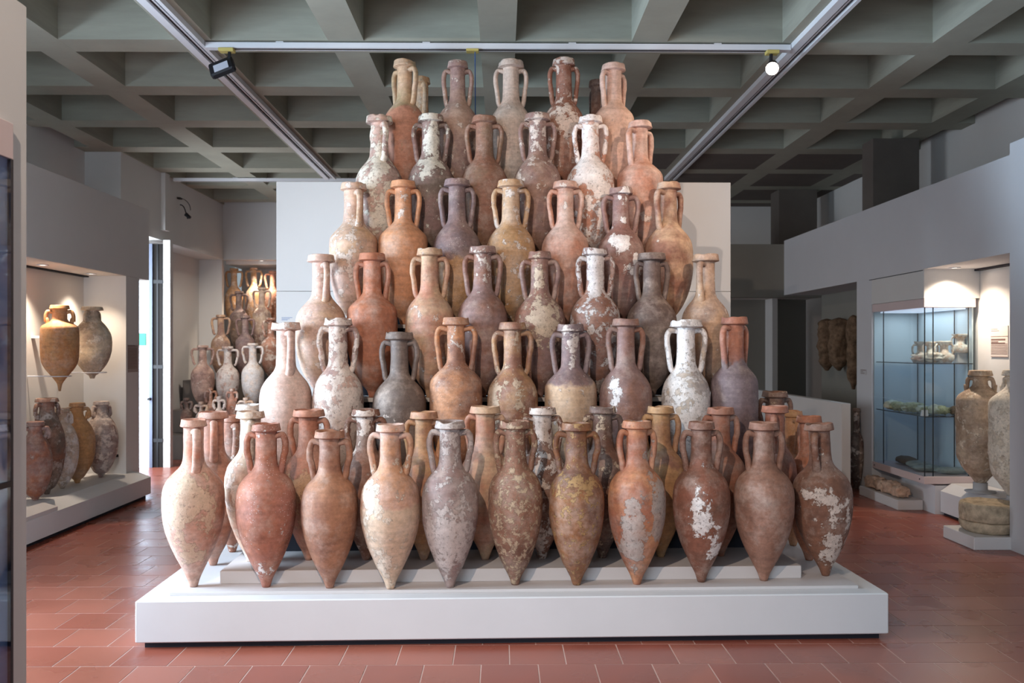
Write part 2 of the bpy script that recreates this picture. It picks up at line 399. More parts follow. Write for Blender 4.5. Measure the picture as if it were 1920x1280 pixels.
# left niche plinth
np_ = thing('niche_plinth', 'long white plinth of the left wall niche carrying round amphorae', 'plinth', (-4.2, 7.3, 0))
def child_box(parent, name, mb, mat):
    L = parent.location; mb.v = [(v[0]-L.x, v[1]-L.y, v[2]-L.z) for v in mb.v]; return mb.build(name, mat, parent)
child_box(np_, 'body', MB().prism([(-3.9, .04), (-3.9, .225), (-4.06, .285), (-4.555, .285), (-4.555, .04)], 'y', 5.2, 9.53), M['plinth'])
child_box(np_, 'base', MB().box(-4.55, -3.94, 5.2, 9.49, 0, .04), M['gap'])
child_box(np_, 'caption_ledge', MB().prism([(-3.905, .228), (-3.905, .262), (-4.03, .30), (-4.07, .288)], 'y', 5.2, 7.55), M['slab'])
# rear wall and rear left niche
wb = MB(); wb.box(-5.4, -4.77, 14.6, 14.7, 0, 4.65); wb.box(-5.4, -4.92, 14.7, 15.8, 0, 4.65); wb.box(-4.77, 2.0, 14.6, 14.8, 3.16, 4.65); wb.box(-4.77, -1.6, 15.7, 15.9, 0, 3.16)
wb.box(-1.6, 5.2, 14.7, 14.9, 0, 3.16); wb.box(2.0, 5.2, 14.7, 14.9, 3.16, 4.65)
wb.box(-4.77, -1.6, 14.8, 15.7, 3.10, 3.16)
wb = struct('wall_back', wb, M['paint'])
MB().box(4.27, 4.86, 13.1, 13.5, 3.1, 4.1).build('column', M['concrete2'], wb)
MB().box(2.0, 4.76, 12.65, 12.85, 2.41, 3.2).build('fascia', M['shaded_paint'], wb)
MB().box(2.0, 4.76, 13.3, 13.4, 0, 2.41).build('niche_back', M['shaded_paint'], wb)
MB().box(2.0, 4.76, 12.85, 13.3, 2.41, 2.45).build('niche_soffit', M['paint'], wb)
MB().box(4.12, 4.2, 12.95, 13.3, 0, 2.41).build('jamb', M['paint'], wb)
# right wall
wr = struct('wall_right', MB().box(5.15, 5.35, -3, 14.7, 0, 4.65), M['paint'])
MB().box(4.2, 4.76, 6.95, 12.65, 2.44, 3.25).build('fascia', M['dimmed_paint'], wr)
MB().box(4.76, 4.86, 6.95, 9.64, 0, 2.44).build('niche_back', M['paint'], wr)
MB().box(4.76, 4.86, 9.64, 12.65, 0, 2.44).build('recess_back', M['shaded_paint'], wr)
MB().box(4.2, 4.76, 9.64, 10.05, 0, 2.4395).build('pier', M['dimmed_paint'], wr)
MB().box(4.2, 4.757, 8.44, 9.64, 2.15, 2.4395).build('case_header', M['paint'], wr)
MB().box(4.31, 4.757, 8.44, 9.64, 0, .285).build('case_base', M['dimmed_paint'], wr)
MB().box(4.165, 5.14, 5.2, 6.949, 0, 3.33).build('pillar', M['dimmed_paint'], wr)
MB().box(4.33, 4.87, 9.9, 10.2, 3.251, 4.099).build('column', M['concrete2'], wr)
MB().box(4.196, 4.199, 8.46, 9.7, 2.425, 2.432).build('shadow_gap', M['gap'], wr)
MB().box(4.70, 4.755, 6.96, 8.435, 2.42, 2.438).build('shadow_gap', M['gap'], wr)
pb = thing('niche_plinth', 'white plinth with sloping front under encrusted amphorae in the right niche', 'plinth', (4.5, 7.7, 0))
child_box(pb, 'body', MB().prism([(4.36, .03), (4.36, .235), (4.47, .31), (4.755, .31), (4.755, .03)], 'y', 6.96, 8.43), M['plinth'])
child_box(pb, 'base', MB().box(4.39, 4.75, 6.96, 8.42, 0, .03), M['gap'])
tag(MB().box(3.70, 3.80, 9.25, 12.5, 0, 1.05, .004).build('low_partition', M['paint']), 'low white partition wall behind the right end of the pyramid', 'partition')
# ------------------------------------------------------------------ foreground showcase at the left edge
fs = thing('showcase_partition', 'tall white display case with blue glass at the left edge', 'showcase', (-1.95, 2.7, 0))
child_box(fs, 'body', MB().box(-2.2, -1.78, 2.2, 3.22, 0, 2.93, .004), M['paint'])
child_box(fs, 'frame_band', MB().box(-1.779, -1.762, 2.2, 3.10, 2.33, 2.46, .002), M['rose_frame'])
child_box(fs, 'back_panel', MB().box(-1.7785, -1.776, 2.2, 3.09, .1, 2.33), plain('deep_blue_grey_lining', '93A0B6', .5, .05, 3))
child_box(fs, 'glass_pane', MB().box(-1.768, -1.763, 2.2, 3.085, .1, 2.33), M['glass_blue'])
child_box(fs, 'frame_stile', MB().box(-1.779, -1.762, 3.086, 3.10, .1, 2.33), M['slot'])
child_box(fs, 'lock', MB().box(-1.763, -1.757, 2.95, 3.09, 1.155, 1.175), M['black'])
# ------------------------------------------------------------------ main plinth, steps, panel
ROT = math.atan(PL_ANG)
pl = thing('display_plinth', 'wide low white plinth carrying the pyramid of amphorae', 'plinth', (.09, 4.75, 0), None, ROT)
MB().box(-2.10, 2.10, 0, 2.75, .035, .265, .006).build('body', M['plinth'], pl)
MB().box(-2.06, 2.06, .035, 2.7, 0, .035).build('base', M['gap'], pl)
MB().box(-1.95, 1.97, .10, 2.7, .265, .283, .002).build('lower_step', M['slab'], pl)
MB().box(-1.72, 1.70, .265, 2.65, .283, .358, .003).build('upper_step', M['slab'], pl)
SHZ = {5: .79, 4: 1.315, 3: 1.82, 2: 2.325, 1: 2.81}
RY = {6: 5.21, 5: 5.62, 4: 5.88, 3: 6.14, 2: 6.40, 1: 6.66}
WX = {5: (-1.63, 1.60), 4: (-1.42, 1.56), 3: (-1.30, 1.42), 2: (-1.10, 1.24), 1: (-.95, 1.0)}
stand = thing('stepped_stand', 'stepped wooden stand holding the upper tiers of amphorae', 'stand', (.09, 4.75, .358), None, ROT)
prev = .358
for k, z in SHZ.items():
    y0 = RY[k]-4.75-(.15 if k == 5 else .078); x0, x1 = WX[k]
    MB().box(x0, x1, y0, RY[k]-4.75+.17, z-.358-.028, z-.358, .003).build('shelf_board', M['wood'] if k == 5 else M['shelf'], stand)
    MB().box(x0+.02, x1-.02, y0+.02, y0+.04, prev-.358, z-.358-.0285).build('shade_backing', M['gap'], stand)  # near-black sheet added to give the deep shade behind the amphorae
    for xx in np.linspace(x0+.06, x1-.06, 5):
        MB().box(xx-.03, xx+.03, y0+.05, y0+.11, prev-.358, z-.358-.0285).build('upright', M['gap'], stand)
    prev = z
MB().box(-1.76, 1.66, .66, .70, SHZ[5]-.386, SHZ[5]-.358, .003).build('front_rail', M['wood'], stand)
pn = thing('backdrop_panel', 'large white backdrop panel standing behind the amphora pyramid', 'panel', (.05, 7.6, 0))
a, b = P(518, 341, 7.6), P(1370, 341, 7.6); zt = P(900, 341, 7.6).z; zj = P(530, 546, 7.6).z
for z0, z1 in ((zj+.003, zt), (1.02, zj), (.0, 1.016)):
    child_box(pn, 'panel_board', MB().box(a.x, b.x, 7.6, 7.68, z0, z1, .003), M['panel'])
child_box(pn, 'frame', MB().box(a.x+.03, b.x-.03, 7.681, 7.74, 0, zt-.02), M['slot'])
for i, (yy, ww) in enumerate(((595, 20), (597.5, 15), (599.5, 11))):
    t = P(528, yy, 7.598); child_box(pn, 'caption_line', MB().box(t.x, t.x+ww*7.6/F, 7.5985, 7.6, t.z-.004, t.z+.003), M['ink2'])
# ------------------------------------------------------------------ amphorae
PROF = {  # fraction of height from the top, fraction of (body radius - neck radius)
 'A': [(.24, .0), (.275, .10), (.305, .32), (.345, .66), (.39, .88), (.44, .98), (.49, 1.0), (.56, .985), (.64, .88), (.72, .68), (.80, .40), (.865, .13)],
 'B': [(.27, .0), (.305, .12), (.335, .35), (.37, .63), (.41, .85), (.45, .96), (.50, 1.0), (.60, .99), (.69, .90), (.77, .72), (.85, .42), (.915, .05)],
 'C': [(.27, .0), (.30, .16), (.33, .45), (.36, .74), (.385, .92), (.42, .99), (.50, 1.0), (.60, .99), (.69, .90), (.77, .72), (.85, .42), (.915, .05)],
 'O': [(.15, .0), (.20, .18), (.25, .45), (.32, .74), (.40, .93), (.50, 1.0), (.60, .97), (.70, .84), (.80, .58), (.88, .25), (.93, .0)],
 'P': [(.17, .0), (.205, .30), (.235, .78), (.265, .95), (.38, 1.0), (.58, .97), (.66, .88), (.73, .62), (.79, .25), (.86, -.2), (.92, -.5)],
 'X': [(.13, .0), (.165, .22), (.20, .60), (.235, .88), (.27, .98), (.35, 1.0), (.60, .99), (.75, .95), (.84, .74), (.90, .42), (.94, .10)],
 'S': [(.20, .0), (.24, .30), (.27, .62), (.30, .86), (.34, .97), (.40, 1.0), (.60, .98), (.72, .88), (.82, .60), (.90, .22), (.94, .0)],
}
SEED = [0]
def amphora(loc, H, rr, nr, br, hs, kind='A', ang=0., mat=None, label='', group='', rough=.002, rimh=.036, tilt=(0, 0), n=48, rings=64, name='amphora', handles=2, lip=1.0, toe=.026, hd=.285, chip=0.):
    SEED[0] += 1; sd = SEED[0]; off = Vector((sd*7.31, sd*3.17, sd*1.71))
    nr *= .95
    root = thing(name, label, 'amphora', loc, group); root.rotation_euler = (R(tilt[0]), R(tilt[1]), 0)
    k = [(0.0, 1.02), (.10, .96), (.18, .97)]
    prof_d = [d for d, _ in k]; prof_r = [nr*f for _, f in k]
    for d, f in PROF[kind]: prof_d.append(d); prof_r.append(nr*1.04+(br-nr*1.04)*f)
    prof_d += [.955, .985, 1.0]; last = prof_r[-1]
    prof_r[-1] = max(last, toe*1.6); prof_r += [toe*1.35, toe, toe*.82]
    ds = np.linspace(.012, 1, rings); rs = pchip(prof_d, prof_r, ds)
    def dis(amp, p):
        v = noise.noise(p*9+off)*.6+noise.noise(p*26+off)*.3+noise.noise(p*60+off)*.25
        return amp*v
    def fb(p, kk):
        e = Vector((p.x, p.y, 0)); l = e.length
        return p+e/max(l, 1e-4)*dis(rough, p)*(1 if 0 < kk < rings-1 else .4)
    prof = [(float(r), float(H*(1-d))) for d, r in zip(ds, rs)][::-1]
    vs, fs = lathe(prof, n, True, False, fb); mesh('body', vs, fs, mat, root, True)
    t = H; g = rimh
    rr *= 1.07
    rp = [(nr*.97, t-g*1.18), (rr*.93, t-g*1.02), (rr*.985, t-g), (rr, t-g*.94), (rr*.995, t-g*.84), (rr*.965, t-g*.55), (rr*.93, t-g*.15), (rr*.915, t-g*.05), (rr*.88, t), (rr*.80, t-.003), (nr*.80, t-g*.9), (nr*.72, t-g*2.2)]
    def fr(p, kk):
        e = Vector((p.x, p.y, 0)); l = max(e.length, 1e-4); q = p+e/l*dis(rough*.9+.001, p)
        if chip and 3 < kk < 10: q.z -= chip*max(0., noise.noise(Vector((p.x*14, p.y*14, sd*1.3)))-.05)*(1 if p.z > t-g*.6 else .2)
        return q
    vs, fs = lathe(rp, 36, False, True, fr); mesh('rim', vs, fs, mat, root, True)
    zb = H*(1-hd); rb = float(pchip(prof_d, prof_r, np.array([hd+.012]))[0])
    for sgn in (1, -1)[:handles]:
        hw = hs; z0 = t-g-.028
        pts = [(nr*.75, z0-.006), (nr*1.15, z0+.002), (hw*.72+nr*.18, z0+.004), (hw*.93, z0-.012), (hw, z0-.045), (hw*.995, z0-.09), (hw*.5+max(rb*.98, hw*.82)*.5+.002, (z0+zb)/2-.02), (max(rb*.98, hw*.86), zb+.035), (max(rb*.93, hw*.80), zb-.008), (max(rb*.80, hw*.66), zb-.035)]
        us = np.linspace(0, len(pts)-1, 26); ix = list(range(len(pts)))
        xs = pchip(ix, [p[0] for p in pts], us); zs_ = pchip(ix, [p[1] for p in pts], us)
        w_ = [.0225*(1+.18*math.exp(-((u-9)/1.6)**2)+.1*math.exp(-(u/1.2)**2)) for u in us]; th = [.0185]*len(us)
        path = [(float(x_)*sgn, 0, float(z_)) for x_, z_ in zip(xs, zs_)]
        vs, fs = tube(path, w_, th, 10, None)
        m3 = Matrix.Rotation(ang, 3, 'Z')
        vs = [m3 @ Vector(v) for v in vs]
        vs = [v+Vector((noise.noise(v*30+off), noise.noise(v*30-off), 0))*rough*.8 for v in vs]
        mesh('handle', vs, fs, mat, root, True)
    return root
ORD = 'first second third fourth fifth sixth seventh eighth ninth tenth eleventh twelfth'.split()
def row(k, rows, gname, kind, zf, yf, total_name):
    for i, e in enumerate(rows):
        px, py, rim, hnd, body, neck, ang, A, B, C, amt, scl, spk, look = e[:14]; ex = dict(e[14]) if len(e) > 14 else {}
        x0 = (px-941)/F*RY.get(k, 4.92); Y = ex.get('Y', None) or yf(x0, i); z = zf(i) if 'z' not in ex else ex['z']
        p = P(px, py, Y); m = Y/F; H = p.z-z
        pat = [((dx*m, -body/2*m*.9, H-dy*m), (rx*m, .14, ry*m)) for dx, dy, rx, ry in ex.get('pat', ())]
        mt = clay(100*k+i, A, B, C, amt, scl, spk, ex.get('lo'), H-ex['zs']*m if 'zs' in ex else -9., pat, ex.get('ps', .34), ex.get('gl', .62))
        pos = ex.get('pos') or ('%s from left in the %s' % (ORD[i], total_name))
        amphora((p.x, Y, z), H, rim/2*m, neck/2*m, body/2*m, hnd/2*m-.012, ex.get('kind', kind), R(ang), mt, '%s, %s' % (look, pos), gname,
                rough=ex.get('rg', .0025+.02*max(0, amt)), rimh=ex.get('rh', .042 if k >= 6 else .048), tilt=ex.get('tilt', (0, 0)), chip=ex.get('chip', .02+.05*max(0, amt)), hd=ex.get('hd', .285 if k >= 6 else .30))
# front row: foot pixel gives depth
FOOT = [1097, 1098, 1100, 1102, 1100, 1095, 1096, 1095, 1091, 1089, 1080]
row(7, [
 (363, 785, 45, 84, 112, 39, -62, 'terra', 'pink', 'D2B69C', .0, 9, 0, 'pinkish amphora with a tan crusted belly', {'pat': ((-2, 150, 62, 62), (6, 245, 34, 26)), 'ps': .34}),
 (499, 793, 50, 78, 110, 42, 4, 'red', 'AE7260', 'white', -.12, 12, .7, 'smooth red-brown amphora with white specks', {'pat': ((0, 272, 30, 22), (-6, 24, 22, 14)), 'ps': .3}),
 (618, 806, 53, 82, 105, 42, 0, 'brown', 'AC7656', 'cream', -.3, 9, .1, 'plain brown smooth shorter amphora'),
 (732, 794, 52, 84, 111, 42, -4, 'C48C66', 'pink', 'DCC8B4', .04, 8, .6, 'pale orange amphora with banded belly', {'pat': ((-10, 275, 40, 50), (-30, 130, 30, 40)), 'ps': .26, 'lo': 'D2B092', 'zs': 150}),
 (844, 788, 54, 85, 106, 43, 3, '94766E', 'A8968E', 'C4B4AC', .10, 15, .3, 'pinkish grey mottled amphora', {'pat': ((0, 225, 60, 70), (-10, 10, 30, 60)), 'ps': .3}),
 (966, 788, 55, 80, 102, 44, 0, '9A6C54', 'deep', 'C2A88C', .14, 22, .9, 'brown amphora thickly mottled with beige'),
 (1081, 792, 54, 86, 104, 44, -5, 'deep', '9C6438', 'B48E60', .06, 17, .7, 'dark brown amphora with rusty orange stains', {'pat': ((5, 5, 30, 18), (0, 110, 45, 30)), 'ps': .16}),
 (1194, 788, 53, 74, 108, 42, 6, 'orange', 'red', 'B2A298', .0, 5, 0, 'orange amphora with a grey stained lower half', {'pat': ((-12, 225, 40, 85), (38, 190, 20, 90), (24, 60, 16, 50)), 'ps': .42}),
 (1315, 790, 47, 78, 106, 41, 0, 'deep', '8E5640', 'white', -.12, 9, .2, 'red-brown amphora with bright white patches', {'pat': ((-12, 165, 24, 48), (22, 225, 24, 46)), 'ps': .38}),
 (1432, 791, 52, 74, 111, 42, -6, '8F6450', 'A0705A', 'cream', -.3, 9, .05, 'plain dull brown smooth amphora'),
 (1548, 792, 51, 80, 108, 42, 55, '8A5A42', 'deep', 'cream', -.02, 9, .2, 'brown amphora with flaking white shoulder', {'pat': ((-14, 130, 36, 22), (18, 155, 24, 30), (10, 235, 50, 50)), 'ps': .26, 'tilt': (0, -2.6)}),
], 'front row amphorae', 'A', lambda i: .284, lambda x, i: F*(HC-.284)/(FOOT[i]-653), 'front row')
row(6, [
 (400, 771, 52, 84, 93, 41, -70, 'red', 'brown', 'cream', -.2, 9, .1, 'red-brown amphora with broad flat rim', {'z': .284, 'Y': 5.41}),
 (470, 770, 50, 80, 93, 40, -75, 'beige', 'terra', 'cream', .16, 8, .2, 'pale greenish beige crusted amphora', {'Y': 5.21}),
 (579, 767, 56, 76, 93, 41, 0, 'red', 'terra', 'tan', -.1, 9, .0, 'reddish amphora with ochre belly', {'pat': ((0, 160, 60, 70),)}),
 (686, 766, 50, 78, 93, 38, 0, 'deep', 'brown', 'cream', .0, 12, .5, 'dark red amphora with white crusted rim', {'pat': ((0, 20, 40, 40),), 'ps': .36}),
 (795, 771, 50, 74, 93, 37, 0, 'terra', 'ochre', 'cream', -.3, 9, .1, 'smooth light brown amphora with thin rim'),
 (910, 761, 55, 77, 93, 40, 0, 'terra', 'tan', 'cream', -.3, 9, .0, 'smooth tan amphora with pinkish rim'),
 (1017, 763, 50, 76, 93, 40, 0, 'brown', 'deep', 'cream', .18, 10, .3, 'brown amphora crusted white on neck', {'pat': ((0, 20, 40, 40),)}),
 (1130, 761, 48, 76, 93, 40, 0, 'deep', 'dark', 'beige', .06, 12, .5, 'dark brown speckled amphora'),
 (1239, 761, 48, 73, 93, 38, 0, 'brown', 'ochre', 'cream', -.25, 9, .0, 'brown amphora with tan lower belly', {'lo': 'ochre', 'zs': 110}),
 (1351, 763, 49, 70, 93, 38, 0, 'red', 'brown', 'cream', -.3, 9, .0, 'smooth brick-red amphora'),
 (1453, 760, 47, 70, 80, 38, 68, '9E6A5A', 'red', 'cream', -.3, 9, .0, 'dull red amphora with handle facing front', {'Y': 5.37}),
], 'second row amphorae', 'A', lambda i: .358, lambda x, i: 5.235+.055*max(x, 0), 'second row')
row(65, [
 (436, 778, 34, 64, 80, 34, -60, 'red', 'brown', 'cream', .04, 9, .3, 'partly hidden brick-red amphora', {'pos': 'behind the left end of the second row', 'Y': 5.76, 'z': .284}),
 (466, 757, 44, 70, 92, 38, -90, 'cream', 'beige', 'white', .2, 9, .1, 'amphora with a white rim', {'pos': 'mostly hidden behind the pale one at the left', 'Y': 6.12, 'z': .284}),
 (1487, 769, 34, 66, 84, 30, -90, 'orange', 'ochre', 'cream', -.2, 9, .1, 'orange amphora half hidden', {'pos': 'behind the right end of the second row', 'Y': 5.90, 'z': .284}),
 (1517, 779, 44, 70, 84, 38, -80, 'B06A48', 'red', 'cream', -.2, 9, .1, 'rust-red amphora with broad neck', {'pos': 'behind the rightmost front amphora', 'Y': 5.49, 'z': .284}),
 (1453, 733, 45, 70, 100, 38, 10, 'dark', 'deep', 'beige', .0, 9, .1, 'dark brown amphora with flared rim', {'pos': 'seen beyond the right end of the third row', 'Y': 6.3, 'z': .358}),
], 'amphorae at the ends of the second row', 'A', lambda i: .284, lambda x, i: 5.6, 'x')
row(5, [
 (536, 604, 51, 78, 96, 37, -62, 'pink', 'D8B8A8', 'white', -.08, 12, .5, 'smooth pale pink amphora with white rim', {'pat': ((0, 5, 40, 16),)}),
 (634, 596, 49, 76, 95, 37, 0, 'mauve', 'pink', 'cream', .30, 9, .3, 'rough amphora covered in pinkish white crust'),
 (749, 622, 50, 72, 100, 36, 0, 'gbrown', '70605A', 'cream', -.3, 9, .15, 'dark grey-brown smooth short amphora', {'pat': ((10, 165, 55, 20),), 'ps': .22}),
 (855, 595, 48, 78, 99, 36, 0, 'orange', 'brown', 'cream', -.08, 10, .4, 'orange-brown amphora with pale crusted neck', {'kind': 'C', 'pat': ((0, 40, 30, 50),), 'ps': .22}),
 (961, 604, 48, 76, 95, 36, 0, 'brown', 'ochre', 'beige', .08, 9, .8, 'ochre mottled amphora with cream left side', {'pat': ((-42, 130, 18, 90),), 'ps': .3}),
 (1070, 607, 48, 76, 98, 38, 0, 'purple', 'mauve', 'cream', -.04, 11, .3, 'white-necked amphora with purplish shoulder, tan belly', {'kind': 'C', 'lo': 'tan', 'zs': 112, 'pat': ((0, 40, 26, 50),), 'ps': .38}),
 (1173, 597, 48, 72, 99, 37, 3, 'mauve', 'brown', 'white', -.16, 8, .2, 'mauve brown amphora with white patches on left', {'pat': ((-34, 40, 12, 60), (-26, 130, 22, 45)), 'ps': .36}),
 (1286, 599, 58, 78, 90, 37, 0, 'beige', 'grey', 'white', .34, 7, .1, 'white crusted amphora with dark flecks', {'rg': .003}),
 (1377, 594, 47, 72, 87, 37, 35, '9A6250', 'red', 'cream', -.25, 9, .1, 'red-necked amphora with grey-brown belly', {'kind': 'C', 'lo': 'purple', 'zs': 85}),
], 'third row amphorae', 'B', lambda i: SHZ[5], lambda x, i: RY[5]+.025*x, 'third row up')
row(4, [
 (602, 478, 48, 74, 94, 35, -60, 'tan', 'pink', 'cream', .04, 9, .3, 'pinkish tan amphora with worn shoulder'),
 (698, 475, 47, 67, 94, 36, 0, 'red', 'B8704C', 'cream', -.2, 9, .1, 'smooth red-orange amphora', {'kind': 'C'}),
 (806, 466, 46, 72, 92, 36, 0, 'tan', 'terra', 'cream', -.05, 9, .3, 'tan amphora with evenly worn surface'),
 (905, 462, 48, 73, 94, 37, 0, 'mauve', 'brown', 'cream', -.08, 10, .3, 'mauve-brown amphora with chalky neck', {'pat': ((0, 35, 32, 60),), 'ps': .32}),
 (1012, 472, 41, 74, 96, 36, 0, 'brown', 'mauve', 'beige', .02, 11, .4, 'brown amphora with beige crust down its front', {'pat': ((8, 130, 36, 55), (-6, 50, 18, 50)), 'ps': .32}),
 (1116, 465, 46, 71, 95, 36, 0, 'mauve', 'brown', 'D8CCC6', .16, 8, .2, 'greyish white crusted amphora with mauve patches', {'pat': ((0, 40, 32, 60),)}),
 (1222, 475, 50, 66, 94, 36, 0, 'dark', 'gbrown', 'beige', -.25, 9, .1, 'very dark grey-brown amphora'),
 (1323, 477, 47, 74, 90, 37, 58, 'A07E68', 'tan', 'cream', -.02, 10, .3, 'dull tan amphora with handle facing front'),
], 'fourth row amphorae', 'B', lambda i: SHZ[4], lambda x, i: RY[4]+.025*x, 'fourth row up')
row(3, [
 (663, 344, 46, 72, 90, 39, -60, 'pink', 'tan', 'cream', .10, 9, .3, 'pale pinkish amphora with wide neck', {'kind': 'C'}),
 (756, 340, 45, 67, 92, 34, 0, 'CF8C60', 'orange', 'cream', -.2, 9, .2, 'smooth orange amphora with crusted neck', {'kind': 'C', 'pat': ((0, 45, 26, 50),), 'ps': .42}),
 (857, 337, 46, 68, 90, 35, 0, 'purple', 'mauve', 'cream', -.14, 12, .8, 'dark mauve amphora with pale specks', {'lo': 'ochre', 'zs': 150}),
 (958, 339, 48, 71, 92, 36, 0, 'ochre', 'tan', 'cream', .06, 8, .6, 'ochre amphora with whitish mottling'),
 (1060, 341, 44, 67, 90, 34, 0, 'terra', 'pink', 'cream', -.14, 9, .2, 'smooth pinkish brown amphora', {'pat': ((2, 25, 24, 26),), 'ps': .4}),
 (1164, 352, 41, 71, 88, 34, 0, 'mauve', '8A5E52', 'white', -.06, 6, .2, 'mauve amphora with large white flaked patches', {'pat': ((-8, 105, 24, 24), (20, 150, 26, 22), (0, 35, 24, 50)), 'ps': .32}),
 (1254, 343, 43, 74, 90, 33, 38, 'brown', 'tan', 'cream', -.2, 9, .1, 'light brown amphora with handle turned front'),
], 'fifth row amphorae', 'B', lambda i: SHZ[3], lambda x, i: RY[3]+.025*x, 'fifth row up')
row(2, [
 (711, 219, 47, 70, 87, 35, -60, 'pink', 'mauve', 'E6DAC8', .24, 7, .2, 'cream crusted amphora with broken rim', {'chip': .09}),
 (808, 217, 46, 70, 87, 37, 0, 'mauve', 'gbrown', 'E2D8C8', .02, 9, .4, 'amphora with chalky cream neck and grey-brown belly', {'pat': ((0, 50, 34, 75),), 'ps': .40}),
 (908, 219, 44, 71, 88, 35, 0, 'brown', '8A6C54', 'cream', -.14, 11, .4, 'earthy brown amphora with scuffed belly'),
 (1008, 215, 46, 70, 89, 36, 0, '96705C', 'mauve', 'cream', .0, 10, .3, 'mauve brown amphora with crusted pale neck', {'pat': ((-4, 40, 30, 60), (-38, 130, 12, 34)), 'ps': .34}),
 (1107, 219, 42, 66, 90, 35, 0, 'pink', 'terra', 'white', .24, 8, .2, 'white encrusted amphora with dark pitting', {'pat': ((0, 60, 40, 80),)}),
 (1200, 229, 42, 70, 86, 31, 40, 'terra', 'pink', 'cream', -.2, 8, .1, 'smooth pinkish tan amphora', {'kind': 'C', 'pat': ((8, 180, 20, 18),), 'ps': .3}),
], 'sixth row amphorae', 'B', lambda i: SHZ[2], lambda x, i: RY[2]+.025*x, 'sixth row up')
row(1, [
 (759, 115, 40, 62, 82, 31, -38, 'A8906A', 'tan', 'beige', -.05, 9, .2, 'olive-necked amphora with orange belly', {'lo': 'terra', 'zs': 95}),
 (858, 117, 37, 58, 82, 31, 0, 'B08C78', 'mauve', 'cream', .02, 11, .5, 'pinkish brown mottled amphora', {'chip': .06}),
 (958, 116, 46, 63, 80, 33, 0, 'C4B2A4', 'D0B4A2', 'cream', .0, 9, .2, 'pale grey-beige amphora'),
 (1057, 112, 40, 58, 80, 32, 0, 'brown', '8E5A46', 'cream', .04, 8, .3, 'brown amphora with white crust patches', {'pat': ((-6, 70, 14, 24), (4, 120, 26, 40), (0, 10, 24, 20)), 'ps': .28}),
 (1150, 122, 43, 64, 78, 33, 38, 'pink', 'CFA58E', 'cream', -.15, 8, .1, 'smooth light pink amphora', {'kind': 'C'}),
], 'top row amphorae', 'B', lambda i: SHZ[1], lambda x, i: RY[1]+.025*x, 'top row')
row(0, [
 (791, 146, 30, 56, 70, 26, -70, 'ochre', 'tan', 'beige', .05, 9, .2, 'tan amphora neck peeping out', {'pos': 'behind the leftmost top row amphora', 'Y': 7.05, 'z': SHZ[1], 'kind': 'B'}),
 (1120, 152, 30, 56, 66, 26, -70, 'dark', 'deep', 'beige', -.2, 9, .1, 'dark brown amphora neck peeping out', {'pos': 'behind the rightmost top row amphora', 'Y': 7.05, 'z': SHZ[1], 'kind': 'B'}),
], 'amphorae hidden behind the top row', 'B', lambda i: SHZ[1], lambda x, i: 7.05, 'x')
MB().box(-.95, 1.0, 2.25, 2.48, SHZ[1]-.386, SHZ[1]-.358, .003).build('shelf_board', M['shelf'], stand)
# ------------------------------------------------------------------ left wall niche vessels
def vessel(px, py, Y, zb, wpx, rimpx, neckpx, kind, A, B, C, amt, label, group, seed, ang=0, hnd=None, **kw):
    p = P(px, py, Y); m = Y/F; H = p.z-zb
    kw.setdefault('hd', .26); kw.setdefault('rings', 48); kw.setdefault('n', 36)
    mt = clay(seed, A, B, C, amt, kw.pop('scl', 8), kw.pop('spk', .2), kw.pop('lo', None), kw.pop('zs', -9.))
    return amphora((p.x, Y, zb), H, rimpx/2*m, neckpx/2*m, wpx/2*m, (hnd or neckpx*1.9)/2*m, kind, R(ang), mt, label, group, rough=kw.pop('rg', .004), **kw)
g1 = 'amphorae in the left wall niche'
vessel(112, 572, 8.25, 1.24, 66, 32, 28, 'P', 'C07C40', 'ochre', 'tan', -.3, 'orange pointed amphora held on the left niche wall', g1, 901, 20, 46, rg=.0015, toe=.012, hd=.2)
vessel(173, 575, 8.85, 1.34, 68, 36, 24, 'O', 'DCC6A8', 'B49C86', 'E6D8C8', .12, 'round-bodied buff amphora on the niche wall beside the orange one', g1, 902, 80, 40, hd=.15)
vessel(66, 790, 7.72, .285, 58, 30, 26, 'O', 'A05C3C', 'mauve', 'grey', .0, 'round brown amphora cut by the left display case', g1, 903, 30, 46, hd=.16)
vessel(88, 746, 8.06, .285, 62, 38, 28, 'O', 'gbrown', 'brown', 'grey', .1, 'grey-brown amphora with flared dark neck on niche plinth', g1, 904, 60, 44, hd=.22)
vessel(117, 765, 8.38, .285, 56, 24, 22, 'O', 'cream', 'beige', 'white', .2, 'whitish round amphora between two brown ones on niche plinth', g1, 905, 60, 36, hd=.16)
vessel(145, 755, 8.71, .285, 62, 27, 22, 'O', 'ochre', 'C89258', 'tan', -.25, 'smooth ochre round amphora on the left niche plinth', g1, 906, 30, 40, rg=.001, hd=.16)
vessel(190, 752, 9.10, .285, 58, 27, 24, 'O', 'grey', 'mauve', 'cream', .15, 'pale grey round amphora at the far end of niche plinth', g1, 907, 60, 36, hd=.18)
for (px, py, Y, rr, lab) in ((112, 705, 8.25, .10, 'thin white ring bracket under the orange wall amphora'), (176, 698, 8.85, .12, 'thin white ring bracket under the round wall amphora')):
    c = P(px, py, Y); br_ = thing('wall_bracket', lab, 'bracket', (c.x, c.y, c.z), 'wall brackets in the left niche')
    vs, fs_ = tube([(rr*math.cos(t), rr*math.sin(t), 0) for t in np.linspace(0, 2*math.pi, 28, endpoint=False)], .005, .005, 6, None, True, (0, 0, 1))
    mesh('ring', vs, fs_, M['white_metal'], br_, True)
    MB().cyl((-rr, 0, 0), (-4.555-c.x, 0, 0), .006).build('arm', M['white_metal'], br_)
